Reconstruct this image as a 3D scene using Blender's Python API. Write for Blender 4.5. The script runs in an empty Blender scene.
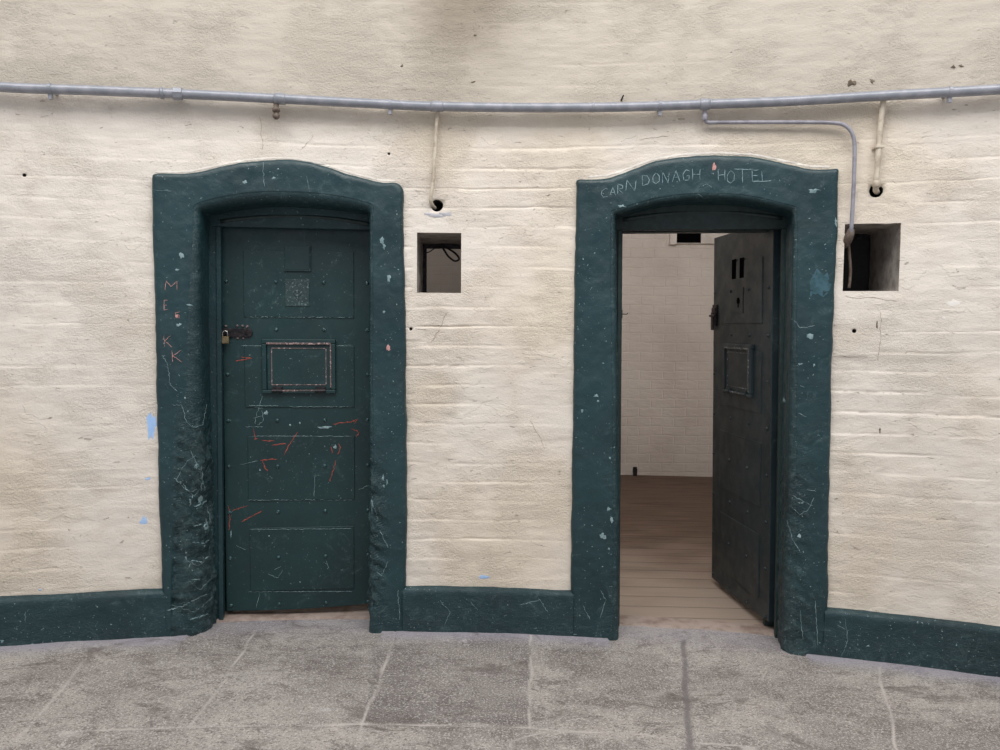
import bpy, bmesh, math, random
from mathutils import Vector, Matrix, noise
from mathutils.bvhtree import BVHTree
random.seed(7)
C = bpy.context.scene.collection
PI = math.pi

# ---------------------------------------------------------------- camera
FPX, PITCH, ROLL, EYE = 770.0, 0.0632, 0.0078, 1.5
cam_d = bpy.data.cameras.new('camera'); cam = bpy.data.objects.new('camera', cam_d); C.objects.link(cam)
cam_d.sensor_width = 36.0; cam_d.lens = 36.0 * FPX / 1000.0; cam_d.clip_start = 0.05
cam.location = (0, 0, EYE)
_f = Vector((0, math.cos(PITCH), -math.sin(PITCH))); _u = Vector((0, math.sin(PITCH), math.cos(PITCH))); _r = Vector((1, 0, 0))
_cr, _sr = math.cos(ROLL), math.sin(ROLL)
RX = _r * _cr + _u * _sr          # image right in the world
UX = -_r * _sr + _u * _cr         # image up in the world
cam.rotation_euler = Matrix((RX, UX, -_f)).transposed().to_euler()
bpy.context.scene.camera = cam

# ---------------------------------------------------------------- world, lights, exposure
world = bpy.data.worlds.new('world'); bpy.context.scene.world = world; world.use_nodes = True
wn = world.node_tree.nodes; wn['Background'].inputs[0].default_value = (0.86, 0.92, 1.0, 1); wn['Background'].inputs[1].default_value = 0.50

def area(name, loc, target, sx, sy, power, col=(1, 1, 1)):
    l = bpy.data.lights.new(name, 'AREA'); l.shape = 'RECTANGLE'; l.size = sx; l.size_y = sy; l.energy = power; l.color = col
    o = bpy.data.objects.new(name, l); C.objects.link(o); o.location = loc
    o.rotation_euler = (Vector(target) - Vector(loc)).to_track_quat('-Z', 'Y').to_euler()
    return o
# the glazed roof over the hall
area('skylight', (0.2, 0.4, 6.1), (0.2, 2.2, 0.0), 8.0, 3.2, 450, (1.0, 0.985, 0.965))
vs = bpy.context.scene.view_settings
vs.view_transform = 'Standard'; vs.look = 'None'; vs.gamma = 1.0; vs.use_curve_mapping = False; vs.exposure = 0.0

# ---------------------------------------------------------------- place geometry (the curved wall)
CX, DW, RW = -0.1546, 3.6845, 7.9529
CY = DW - RW
SL = -0.0149                                  # the floor falls gently to the right
BAND = 0.2213
def zf(x): return SL * x
def ray(px, py): return _f + RX * ((px - 500) / FPX) + UX * ((375 - py) / FPX)
def wall_hit(px, py, off=0.0):                # pixel of the photograph -> (arc length, height) on the wall
    d = ray(px, py); rr = RW - off
    a = d.x ** 2 + d.y ** 2; b = -(d.x * CX + d.y * CY); c = CX * CX + CY * CY - rr * rr
    t = (-b + math.sqrt(b * b - a * c)) / a
    return math.atan2(t * d.x - CX, t * d.y - CY) * RW, EYE + t * d.z
def W(s, z, off=0.0):
    a = s / RW; r = RW - off
    return Vector((CX + r * math.sin(a), CY + r * math.cos(a), z))
def floor_hit(px, py):
    d = ray(px, py); t = EYE / (SL * d.x - d.z); return Vector((t * d.x, t * d.y, SL * t * d.x))
def nz(x, y, z=0.0): return noise.noise(Vector((x, y, z)))
def fr(x, y, z=0.0): return nz(x, y, z) + .5 * nz(x * 2.1, y * 2.1, z + 7) + .25 * nz(x * 4.3, y * 4.3, z + 13)
def sstep(a, b, x):
    t = min(1, max(0, (x - a) / (b - a) if b != a else 0)); return t * t * (3 - 2 * t)

# ---------------------------------------------------------------- helpers
def link_mesh(name, verts, faces, m, parent=None, smooth=True, bevel=None, loc=None):
    me = bpy.data.meshes.new(name); me.from_pydata([tuple(v) for v in verts], [], faces); me.update()
    if smooth: me.polygons.foreach_set('use_smooth', [True] * len(me.polygons))
    o = bpy.data.objects.new(name, me); C.objects.link(o)
    if m: me.materials.append(m)
    if parent: o.parent = parent
    if bevel:
        b = o.modifiers.new('bevel', 'BEVEL'); b.width = bevel; b.segments = 3; b.limit_method = 'ANGLE'
    return o
def tag(o, label=None, cat=None, group=None, kind=None):
    if label: o['label'] = label
    if cat: o['category'] = cat
    if group: o['group'] = group
    if kind: o['kind'] = kind
    return o
class MB:
    def __init__(s): s.v = []; s.f = []
    def add(s, vs, fs):
        n = len(s.v); s.v += vs; s.f += [tuple(i + n for i in f) for f in fs]; return s
    def box(s, x0, x1, y0, y1, z0, z1):
        vs = [Vector(p) for p in ((x0,y0,z0),(x1,y0,z0),(x1,y1,z0),(x0,y1,z0),(x0,y0,z1),(x1,y0,z1),(x1,y1,z1),(x0,y1,z1))]
        return s.add(vs, [(0,3,2,1),(4,5,6,7),(0,1,5,4),(1,2,6,5),(2,3,7,6),(3,0,4,7)])
    def tube(s, pts, r, n=10, cap=True):
        pts = [Vector(p) for p in pts]; k = len(pts); vs = []; rs = r if isinstance(r, list) else [r] * k
        up = None
        for i, p in enumerate(pts):
            t = (pts[min(k - 1, i + 1)] - pts[max(0, i - 1)]).normalized()
            if up is None: up = t.orthogonal().normalized()
            up = (up - t * up.dot(t)).normalized(); sd = t.cross(up)
            vs += [p + (up * math.cos(2 * PI * j / n) + sd * math.sin(2 * PI * j / n)) * rs[i] for j in range(n)]
        fs = [(i * n + j, i * n + (j + 1) % n, (i + 1) * n + (j + 1) % n, (i + 1) * n + j) for i in range(k - 1) for j in range(n)]
        if cap: fs += [tuple(range(n - 1, -1, -1)), tuple((k - 1) * n + j for j in range(n))]
        return s.add(vs, fs)
    def lathe(s, c, ax, prof, n=14):            # prof: (distance along axis, radius)
        c = Vector(c); ax = Vector(ax).normalized(); u = ax.orthogonal().normalized(); w = ax.cross(u); vs = []
        for d, r in prof: vs += [c + ax * d + (u * math.cos(2 * PI * j / n) + w * math.sin(2 * PI * j / n)) * r for j in range(n)]
        k = len(prof)
        fs = [(i * n + j, i * n + (j + 1) % n, (i + 1) * n + (j + 1) % n, (i + 1) * n + j) for i in range(k - 1) for j in range(n)]
        fs += [tuple(range(n - 1, -1, -1)), tuple((k - 1) * n + j for j in range(n))]
        return s.add(vs, fs)
    def build(s, name, m, parent=None, smooth=False, bevel=None): return link_mesh(name, s.v, s.f, m, parent, smooth, bevel)
def catmull(P, n):
    out = []
    for i in range(len(P) - 1):
        p0 = P[max(0, i - 1)]; p1 = P[i]; p2 = P[i + 1]; p3 = P[min(len(P) - 1, i + 2)]
        for j in range(n):
            t = j / n
            out.append(tuple(.5 * (2 * b + (c - a) * t + (2 * a - 5 * b + 4 * c - d) * t * t + (3 * b - a - 3 * c + d) * t ** 3) for a, b, c, d in zip(p0, p1, p2, p3)))
    out.append(tuple(P[-1])); return out

# ---------------------------------------------------------------- materials
class Mat:
    def __init__(s, name, rough=.6, metal=0.0, spec=.5):
        s.m = bpy.data.materials.new(name); s.m.use_nodes = True; s.t = s.m.node_tree; s.n = s.t.nodes
        s.b = s.n['Principled BSDF']; s.b.inputs['Roughness'].default_value = rough; s.b.inputs['Metallic'].default_value = metal
        s.b.inputs['Specular IOR Level'].default_value = spec
        s.co = s.n.new('ShaderNodeTexCoord').outputs['Object']; s.h = None
    def map(s, sc, rot=(0, 0, 0)):
        m = s.n.new('ShaderNodeMapping'); m.inputs['Scale'].default_value = sc; m.inputs['Rotation'].default_value = rot
        s.t.links.new(s.co, m.inputs[0]); return m.outputs[0]
    def noise(s, scale, detail=4, rough=.55, sc=None, dist=0):
        n = s.n.new('ShaderNodeTexNoise'); n.inputs['Scale'].default_value = scale; n.inputs['Detail'].default_value = detail
        n.inputs['Roughness'].default_value = rough; n.inputs['Distortion'].default_value = dist
        s.t.links.new(s.map(sc) if sc else s.co, n.inputs['Vector']); return n.outputs[0]
    def voro(s, scale, feat='F1', sc=None, rnd=1):
        n = s.n.new('ShaderNodeTexVoronoi'); n.feature = feat; n.inputs['Scale'].default_value = scale; n.inputs['Randomness'].default_value = rnd
        s.t.links.new(s.map(sc) if sc else s.co, n.inputs['Vector']); return n.outputs['Distance']
    def ramp(s, x, a, b, lo=0.0, hi=1.0):
        n = s.n.new('ShaderNodeMapRange'); n.interpolation_type = 'SMOOTHSTEP'; n.inputs[1].default_value = a; n.inputs[2].default_value = b
        n.inputs[3].default_value = lo; n.inputs[4].default_value = hi; s.t.links.new(x, n.inputs[0]); return n.outputs[0]
    def math(s, op, a, b):
        n = s.n.new('ShaderNodeMath'); n.operation = op
        for i, v in enumerate((a, b)):
            if isinstance(v, (int, float)): n.inputs[i].default_value = v
            else: s.t.links.new(v, n.inputs[i])
        return n.outputs[0]
    def attr(s, name):
        n = s.n.new('ShaderNodeAttribute'); n.attribute_name = name; return n.outputs['Fac']
    def col(s, c):
        n = s.n.new('ShaderNodeRGB'); n.outputs[0].default_value = (*c, 1); return n.outputs[0]
    def mix(s, f, a, b):
        n = s.n.new('ShaderNodeMix'); n.data_type = 'RGBA'
        for i, v in ((6, a), (7, b)):
            if isinstance(v, tuple): n.inputs[i].default_value = (*v, 1)
            else: s.t.links.new(v, n.inputs[i])
        if isinstance(f, (int, float)): n.inputs[0].default_value = f
        else: s.t.links.new(f, n.inputs[0])
        return n.outputs[2]
    def base(s, c):
        if isinstance(c, tuple): s.b.inputs['Base Color'].default_value = (*c, 1)
        else: s.t.links.new(c, s.b.inputs['Base Color'])
        return s
    def rough(s, x): s.t.links.new(x, s.b.inputs['Roughness']); return s
    def bump(s, h, dist, strength=1.0):
        n = s.n.new('ShaderNodeBump'); n.inputs['Distance'].default_value = dist; n.inputs['Strength'].default_value = strength
        s.t.links.new(h, n.inputs['Height'])
        if s.h: s.t.links.new(s.h, n.inputs['Normal'])
        s.h = n.outputs[0]; s.t.links.new(s.h, s.b.inputs['Normal']); return s
def srgb(r, g, b):
    f = lambda c: ((c / 255 + .055) / 1.055) ** 2.4 if c > 10 else c / 255 / 12.92
    return (f(r), f(g), f(b))

def mat_cream():
    M = Mat('cream_painted_brick', .55, 0, .35)
    c = M.mix(M.ramp(M.noise(1.3, 5), .38, .68), srgb(228, 218, 207), srgb(225, 211, 192))
    c = M.mix(M.ramp(M.noise(5, 6, .7, (1, 1, 2.0)), .48, .74, 0, .45), c, srgb(208, 194, 180))
    inv = M.math('SUBTRACT', 1, M.attr('plaster_and_falloff'))
    fl = M.math('MULTIPLY', M.math('MULTIPLY', M.ramp(M.noise(4.5, 5, .55, (1, 1, 2.4), .3), .56, .572), M.ramp(M.noise(2.1, 4, .6), .46, .6)), inv)           # edges of thick old paint layers
    c = M.mix(M.math('MULTIPLY', fl, .22), c, srgb(236, 226, 210))
    sp = M.ramp(M.noise(60, 4, .7, (1, 1, 2.2)), .648, .69)
    cl = M.ramp(M.noise(3.2, 4, .6), .45, .62)
    pit = M.math('MULTIPLY', sp, cl)
    c = M.mix(M.math('MULTIPLY', pit, .5), c, srgb(150, 134, 118))
    nk = M.ramp(M.noise(17, 5, .6, (1, 1, 3.2), .8), .68, .705)              # knocks down to the dirty render
    c = M.mix(M.math('MULTIPLY', nk, .55), c, srgb(140, 124, 108))
    c = M.mix(M.attr('plaster_and_falloff'), c, srgb(190, 180, 166))  # greyer plaster above the pipe, also painting in light falloff towards the top
    c = M.mix(M.attr('stain'), c, srgb(132, 119, 102))
    M.base(c)
    M.bump(M.noise(8, 5, .5, (1, 1, 1.6), 0.3), .006, .5)
    M.bump(fl, .0022, .7)
    M.bump(M.math('MULTIPLY', M.noise(85, 5, .75, (1, 1, 1.4)), M.ramp(M.noise(2.6, 4, .6), .42, .6, .35, 1)), .009, .9)
    M.bump(M.math('ADD', pit, nk), -.004, .8)
    return M.m
def mat_green(name, c1, c2, chips=.69, chipcol=srgb(150, 172, 172), rough=.42, bump=.004, spec=.5):
    M = Mat(name, rough, 0, spec)
    c = M.mix(M.ramp(M.noise(3, 5), .35, .7), c1, c2)
    c = M.mix(M.ramp(M.noise(14, 6, .7), .55, .8, 0, .5), c, tuple(x * 1.55 for x in c2))
    wear = M.attr('wear')
    n = M.math('ADD', M.noise(95, 3, .6), M.math('MULTIPLY', wear, .035))
    c = M.mix(M.ramp(n, chips, chips + .04, 0, .85), c, chipcol)
    hz_ = M.math('ADD', M.noise(8, 10, .85, None, 1.2), M.math('MULTIPLY', wear, .08))
    c = M.mix(M.ramp(hz_, .54, .72, 0, .5), c, srgb(92, 116, 118))
    n2 = M.math('ADD', M.noise(20, 9, .85, (1, 1, .8), 2.5), M.math('MULTIPLY', wear, .085))
    c = M.mix(M.ramp(n2, .69, .73, 0, .6), c, chipcol)
    M.base(c)
    M.rough(M.ramp(M.noise(10, 5), .3, .7, rough - .1, rough + .15))
    M.bump(M.noise(22, 6, .6), bump, .8); M.bump(M.noise(120, 4, .6), bump * .25, .8)
    M.bump(M.math('MULTIPLY', M.noise(26, 8, .8, (1, 1, 1.6), 1.5), wear), .02, .8)
    return M.m
def mat_plain(name, c1, c2, rough=.6, metal=0.0, sc=30, bump=.0006):
    M = Mat(name, rough, metal); M.base(M.mix(M.ramp(M.noise(sc, 5, .65), .4, .65), c1, c2)); M.bump(M.noise(sc * 3, 4), bump, .8); return M.m
m_wall = mat_cream()
m_surround = mat_green('dark_teal_gloss_paint', srgb(29, 58, 63), srgb(24, 49, 54), chips=.684)
m_leaf = mat_green('dark_green_door_paint', srgb(22, 52, 54), srgb(19, 44, 47), chips=.675, chipcol=srgb(120, 140, 140), bump=.0012)
m_leaf2 = mat_green('dark_grey_green_door_paint', srgb(36, 48, 52), srgb(29, 40, 44), chips=.74, chipcol=srgb(150, 160, 160), bump=.0012)
m_dark = mat_plain('dark_green_frame_paint', srgb(30, 44, 44), srgb(40, 58, 56), .5)
m_pipe = mat_plain('grey_pipe_paint', srgb(136, 138, 146), srgb(154, 154, 162), .33, .1, 18)
m_conduit = mat_plain('lavender_grey_conduit_paint', srgb(158, 155, 164), srgb(134, 131, 140), .45, .1, 22)
m_ccream = mat_plain('cream_conduit_paint', srgb(206, 194, 176), srgb(176, 162, 144), .5, 0, 25)
m_black = mat_plain('black_cable_and_shade', srgb(24, 23, 25), srgb(34, 33, 35), .6)
m_iron = mat_plain('dark_iron', srgb(30, 30, 34), srgb(62, 52, 54), .45, .5, 60)
m_rust = mat_plain('rusty_brown_iron', srgb(96, 80, 70), srgb(120, 108, 98), .8, .2, 60)
m_brass = mat_plain('aged_brass', srgb(150, 132, 100), srgb(120, 104, 80), .35, .8, 60)
m_steel = mat_plain('bright_shackle_steel', srgb(190, 188, 182), srgb(160, 158, 152), .25, .9, 60)
m_white = mat_plain('white_undercoat_and_highlight', srgb(140, 162, 164), srgb(96, 122, 126), .7, 0, 40)
m_red = mat_plain('red_scratch_primer', srgb(170, 78, 62), srgb(124, 60, 52), .8, 0, 40)
m_pink = mat_plain('pale_pink_undercoat', srgb(196, 150, 146), srgb(176, 120, 112), .8, 0, 40)
m_letter = mat_plain('chalky_scratch', srgb(140, 162, 166), srgb(112, 138, 144), .8, 0, 60)
m_blue = mat_plain('pale_blue_paint_spill', srgb(158, 192, 236), srgb(176, 204, 240), .5, 0, 30)
m_cement = mat_plain('grey_cement_patch', srgb(186, 184, 188), srgb(168, 166, 170), .8, 0, 30)
m_hole = mat_plain('dark_rawl_plug', srgb(92, 80, 68), srgb(128, 114, 98), .9, 0, 60)
def mat_floor():
    M = Mat('worn_flagstone', .75, 0, .3)
    c = M.mix(M.ramp(M.noise(1.7, 6, .6), .38, .64), srgb(168, 161, 154), srgb(134, 127, 122))
    c = M.mix(M.ramp(M.noise(5.5, 8, .8, (1, 1.6, 1), .8), .47, .62, 0, .8), c, srgb(108, 99, 95))
    c = M.mix(M.attr('tone'), c, srgb(104, 98, 97))
    c = M.mix(M.ramp(M.noise(120, 3, .8), .52, .60, 0, .7), c, srgb(204, 198, 192))
    c = M.mix(M.ramp(M.noise(95, 3, .8, (1, 1.1, 1)), .54, .62, 0, .7), c, srgb(82, 74, 72))
    c = M.mix(M.attr('fillet'), c, srgb(150, 146, 156))
    c = M.mix(M.ramp(M.noise(3.2, 9, .85, (1, 2, 1), 1.5), .58, .68, 0, .55), c, srgb(210, 206, 206))
    c = M.mix(M.ramp(M.noise(2.6, 7, .8, (1, 1.8, 1), 1), .53, .64, 0, .6), c, srgb(92, 83, 78))
    c = M.mix(M.attr('joint'), c, srgb(190, 182, 176))
    c = M.mix(M.attr('joint_dark'), c, srgb(112, 106, 106))
    M.base(c); M.bump(M.noise(70, 5, .8), .005, .9); M.bump(M.noise(8, 5, .6), .008, .6); return M.m
m_floor = mat_floor()
def mat_wood(name='worn_floorboards', k=1.0):
    M = Mat(name, .6, 0, .35)
    g = M.noise(7, 8, .72, (.35, 9, 1), .6)
    c = M.mix(M.ramp(g, .35, .66), srgb(118, 98, 84), srgb(82, 64, 52))
    c = M.mix(M.ramp(M.noise(3, 6, .7, (.5, 4, 1), 1), .56, .70, 0, .8), c, srgb(50, 38, 30))
    c = M.mix(M.attr('doorway_wear_and_light'), c, srgb(176, 160, 146))
    w = M.n.new('ShaderNodeTexWave'); w.wave_type = 'BANDS'; w.bands_direction = 'Y'; w.inputs['Scale'].default_value = 2.0; w.inputs['Distortion'].default_value = .15
    M.t.links.new(M.co, w.inputs['Vector'])
    gap = M.ramp(w.outputs['Fac'], 0, .012)
    c = M.mix(gap, M.mix(.45, srgb(66, 52, 44), c), c)
    M.base(c); M.bump(g, .003, .6); M.bump(gap, .004, 1); return M.m
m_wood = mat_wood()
def mat_cell():
    M = Mat('whitewashed_cell_brick', .8, 0, .2)
    c = M.mix(M.ramp(M.noise(1.5, 5), .35, .7), srgb(222, 214, 206), srgb(208, 198, 190))
    M.base(c)
    u = M.map((1, 1, 1), (PI / 2, 0, 0))
    n = M.n.new('ShaderNodeTexNoise'); n.inputs['Scale'].default_value = 6; M.t.links.new(u, n.inputs['Vector'])
    mx = M.n.new('ShaderNodeVectorMath'); mx.operation = 'MULTIPLY_ADD'; M.t.links.new(n.outputs['Color'], mx.inputs[0])
    mx.inputs[1].default_value = (.03, .03, .03); M.t.links.new(u, mx.inputs[2])
    b = M.n.new('ShaderNodeTexBrick'); b.inputs['Scale'].default_value = 1; b.inputs['Brick Width'].default_value = .24; b.inputs['Row Height'].default_value = .095
    b.inputs['Mortar Size'].default_value = .009; b.inputs['Mortar Smooth'].default_value = 1
    M.t.links.new(mx.outputs[0], b.inputs['Vector'])
    M.bump(b.outputs['Fac'], -.006, .5); M.bump(M.noise(9, 7, .65, (1, 1, 3.0)), .012, .8)
    return M.m
m_cell = mat_cell()

# ---------------------------------------------------------------- front wall (curved, painted brick), with its openings
def rect(px0, py0, px1, py1, off=0.0):
    a = wall_hit(px0, py0, off); b = wall_hit(px1, py1, off); return a[0], b[0], b[1], a[1]      # s0,s1,z0,z1
NICHE = [rect(417, 232.5, 461, 293), rect(845, 224, 898.5, 291)]
DOORHOLE = [(wall_hit(185, 400)[0], wall_hit(383, 400)[0], -.1, wall_hit(285, 186)[1]),
            (wall_hit(600, 400)[0], wall_hit(808, 400)[0], -.1, wall_hit(700, 182)[1])]
HOLES = [(437, 205.5, .028), (876, 191, .028), (411, 329, .0075), (854, 331, .009), (24, 175, .0075), (389, 154, .006)]
PH = .0935
def wall_off(s, z):
    w = .010 * fr(s * 1.1, z * 1.1, 3) + .0040 * fr(s * 5, z * 7, 9) + .0016 * fr(s * 15, z * 30, 5)
    zz = z + .010 * nz(s * 1.6, z * 3, 1) + .004 * nz(s * 9, z * 9, 2)
    row = math.floor(zz / PH); fz = zz / PH - row
    ss = s / .235 + (row % 2) * .5 + .12 * nz(s * 3, row * 1.7, 4); fs = ss - math.floor(ss)
    gz = min(fz, 1 - fz) * PH; gs = min(fs, 1 - fs) * .235
    br = nz(math.floor(ss) * 3.17, row * 2.31, 11)
    damp = .25 + .75 * sstep(-.35, .35, fr(s * .9, z * 1.3, 21))
    up = sstep(2.30, 2.52, z)                                     # smoother render above the pipe
    k = damp * (1 - .75 * up)
    jn = sstep(-.30, .55, fr(s * 2.3, row * 1.9 + .3 * fz, 41))
    w += k * (-.0065 * jn * (1 - sstep(.001, .0085, gz)) - .002 * jn * (1 - sstep(0, .014, gs)) + .0030 * br + .0050 * jn * (sstep(.2, .95, fz) - .5))
    w += .016 * sstep(2.43, 2.50, z + .01 * nz(s * 2, 0, 5))      # the render over the pipe stands proud
    for a, b, c, d in PATCH:                                       # filled chases under the niches
        if a - .02 < s < b + .02 and c - .02 < z < d + .02:
            w = w * .3 + .004
    for (a, b, c, d) in NICHE:
        e = max(a - s, s - b, c - z, z - d, 0); w *= sstep(0, .05, e) if e < .05 else 1
    return w
PATCH = [rect(406, 300, 418, 336), rect(846, 298, 864, 352), rect(845, 60 + 0, 846, 61)]
PATCH = PATCH[:2]
def build_wall():
    def lines(lo, hi, vis0, vis1, fine, coarse, forced, extra):
        L = []; x = lo
        while x < hi: L.append(x); x += fine if vis0 <= x <= vis1 else coarse
        L.append(hi)
        for c, r in extra:
            for k in range(-4, 5): forced = forced + [c + k * r * .6]
        L = [x for x in L if all(abs(x - f) > .0025 for f in forced)]
        return sorted(set(L + forced))
    holes = [(*wall_hit(px, py), r) for px, py, r in HOLES]
    fs = [v for n in NICHE + DOORHOLE for v in n[:2]]; fz = [v for n in NICHE for v in n[2:]] + [d[3] for d in DOORHOLE]
    S = lines(-3.7, 3.6, -2.7, 2.6, .028, .06, fs, [(h[0], h[2]) for h in holes])
    Z = lines(-.08, 3.7, 0, 3.15, .0055, .05, fz, [(h[1], h[2]) for h in holes])
    ns, nzl = len(S), len(Z)
    V = []; stain = []; plaster_and_falloff = []
    sst = wall_hit(462, 20)
    for z in Z:
        for s in S:
            V.append([s, z, wall_off(s, z)])
            d = fr(s * 2.2, z * 1.4, 31)
            g = math.exp(-((s - sst[0] + .06 * d) / .25) ** 2) * (.25 * sstep(2.45, 2.6, z) + .75 * sstep(2.62, 2.98, z + .08 * d)) * .80
            g += .35 * math.exp(-((s - wall_hit(560, 10)[0]) / .12) ** 2) * sstep(2.85, 3.1, z + .1 * d) * .5
            a = wall_hit(440, 308); g += .35 * max(0, 1 - abs(s - a[0]) / .14) * max(0, 1 - abs(z - a[1]) / .10) * (.6 + d)
            stain.append(min(1, max(0, g)))
            plaster_and_falloff.append(.88 * sstep(2.44, 2.56, z + .03 * d))
    dead = set(); tubes = []
    cell = lambda i, j: (j, i)
    def inside(s, z, r): return r[0] - 1e-6 < s < r[1] + 1e-6 and r[2] - 1e-6 < z < r[3] + 1e-6
    faces = {}
    for j in range(nzl - 1):
        for i in range(ns - 1):
            sc = (S[i] + S[i + 1]) / 2; zc = (Z[j] + Z[j + 1]) / 2
            if any(inside(sc, zc, r) for r in NICHE + DOORHOLE): continue
            faces[(i, j)] = (j * ns + i, j * ns + i + 1, (j + 1) * ns + i + 1, (j + 1) * ns + i)
    extraV = []; extraF = []
    for hs, hz, r in holes:
        near = lambda L, x: min(range(len(L)), key=lambda k: abs(L[k] - x))
        i0, i1 = near(S, hs - 1.2 * r), near(S, hs + 1.2 * r); j0, j1 = near(Z, hz - 1.2 * r), near(Z, hz + 1.2 * r)
        for i in range(i0, i1):
            for j in range(j0, j1): faces.pop((i, j), None)
        loop = [(i, j0) for i in range(i0, i1)] + [(i1, j) for j in range(j0, j1)] + [(i, j1) for i in range(i1, i0, -1)] + [(i0, j) for j in range(j1, j0, -1)]
        ids = []
        for i, j in loop:
            v = V[j * ns + i]; a = math.atan2(v[1] - hz, v[0] - hs); rr = r * (1 + .07 * nz(math.cos(a) * 2, math.sin(a) * 2, r * 99))
            v[0] = hs + rr * math.cos(a); v[1] = hz + rr * math.sin(a); ids.append(j * ns + i)
        b = len(V) + len(extraV); m = len(ids)
        for q in ids: extraV.append([V[q][0], V[q][1], V[q][2] - max(.05, r * 5)])
        for q in range(m): extraF.append((ids[q], ids[(q + 1) % m], b + (q + 1) % m, b + q))
        extraF.append(tuple(b + q for q in range(m)))
    P = [W(*v) for v in V + extraV]
    o = link_mesh('wall_front', P, list(faces.values()) + extraF, m_wall); o.data.materials.append(m_black)
    for p in list(o.data.polygons)[len(faces):]: p.material_index = 1  # hole linings coloured black in place of the shade inside them
    for nm, dat in (('stain', stain), ('plaster_and_falloff', plaster_and_falloff)):
        at = o.data.attributes.new(nm, 'FLOAT', 'POINT'); at.data.foreach_set('value', dat + [0.0] * len(extraV))
    tag(o, 'cream painted brick wall, curved, around both dark green doorways', 'wall', kind='structure')
    return o
wall = build_wall()

# ---------------------------------------------------------------- lantern niches through the wall
def niche(k, depth, back):      # back: s0,s1,z0,z1 of the inner end
    s0, s1, z0, z1 = NICHE[k]; n = 10; V = []; F = []
    rings = []
    for q in range(n + 1):
        t = q / n; R_ = [s0 + (back[0] - s0) * t, s1 + (back[1] - s1) * t, z0 + (back[2] - z0) * t, z1 + (back[3] - z1) * t]
        m = 12; loop = []
        for (a, b), (c, d) in (((0, 2), (1, 2)), ((1, 2), (1, 3)), ((1, 3), (0, 3)), ((0, 3), (0, 2))):
            for h in range(m):
                u = h / m; s = R_[a] + (R_[c] - R_[a]) * u; z = R_[b] + (R_[d] - R_[b]) * u
                j = .006 * fr(s * 12 + k, z * 12, t * 9) * (1 if q else .6)
                loop.append(W(s + j * .7, z + j, -depth * t + (wall_off(s, z) if q == 0 else 0)))
        rings.append(loop)
    L = len(rings[0])
    for r in rings: V += r
    F = [(i * L + j, (i + 1) * L + j, (i + 1) * L + (j + 1) % L, i * L + (j + 1) % L) for i in range(n) for j in range(L)]
    return V, F
m_niche = mat_plain('grimy_niche_plaster', srgb(168, 160, 152), srgb(134, 126, 120), .85, 0, 14, .004)
b1 = (NICHE[0][0] + .0, NICHE[0][1] + .02, NICHE[0][2] - .02, NICHE[0][3] - .01)
b2 = (NICHE[1][0] - .0, NICHE[1][1] - .035, NICHE[1][2] - .02, NICHE[1][3] - .0)
for k, (b, lab, far) in enumerate(((b1, 'square plastered opening in the wall to the right of the closed door', .40), (b2, 'square plastered opening at the right, with a conduit running into it', .42))):
    V, F = niche(k, far, b)
    o = link_mesh('window_%d' % (k + 1), V, F, m_niche, smooth=True)
    tag(o, lab, 'opening', kind='structure')
    # dark iron rim at the inner end of the opening
    f = MB(); t = .018
    for (a0, a1, c0, c1) in ((b[0] - .02, b[0] + t, b[2] - .02, b[3] + .02), (b[0] - .02, b[1] + .02, b[3] - t - .006, b[3] + .02), (b[1] - .004, b[1] + .03, b[2] - .02, b[3] + .02), (b[0] - .02, b[1] + .02, b[2] - .03, b[2] + .004)):
        ps = [W(a0, c0, -far), W(a1, c0, -far), W(a1, c1, -far), W(a0, c1, -far)]; qs = [W(a0, c0, -far - .03), W(a1, c0, -far - .03), W(a1, c1, -far - .03), W(a0, c1, -far - .03)]
        f.add(ps + qs, [(0, 1, 2, 3), (7, 6, 5, 4), (0, 4, 5, 1), (1, 5, 6, 2), (2, 6, 7, 3), (3, 7, 4, 0)])
    if k == 1:  # added black sheet stands for the unlit cell behind this opening
        ps = [W(b[0] - .02, b[2] - .03, -far - .01), W(b[1] + .02, b[2] - .03, -far - .01), W(b[1] + .02, b[3] + .02, -far - .01), W(b[0] - .02, b[3] + .02, -far - .01)]
        qs = [W(q_[0], q_[1], -far - .03) for q_ in ((b[0] - .02, b[2] - .03), (b[1] + .02, b[2] - .03), (b[1] + .02, b[3] + .02), (b[0] - .02, b[3] + .02))]
        MB().add(ps + qs, [(0, 1, 2, 3), (7, 6, 5, 4), (0, 4, 5, 1), (1, 5, 6, 2), (2, 6, 7, 3), (3, 7, 4, 0)]).build('shade_backing', m_black, o)['label'] = 'added black sheet in place of the dark cell beyond'
    fo = f.build('window_rim', m_iron, o, bevel=.003); fo['label'] = 'dark iron rim at the inner end'

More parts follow.
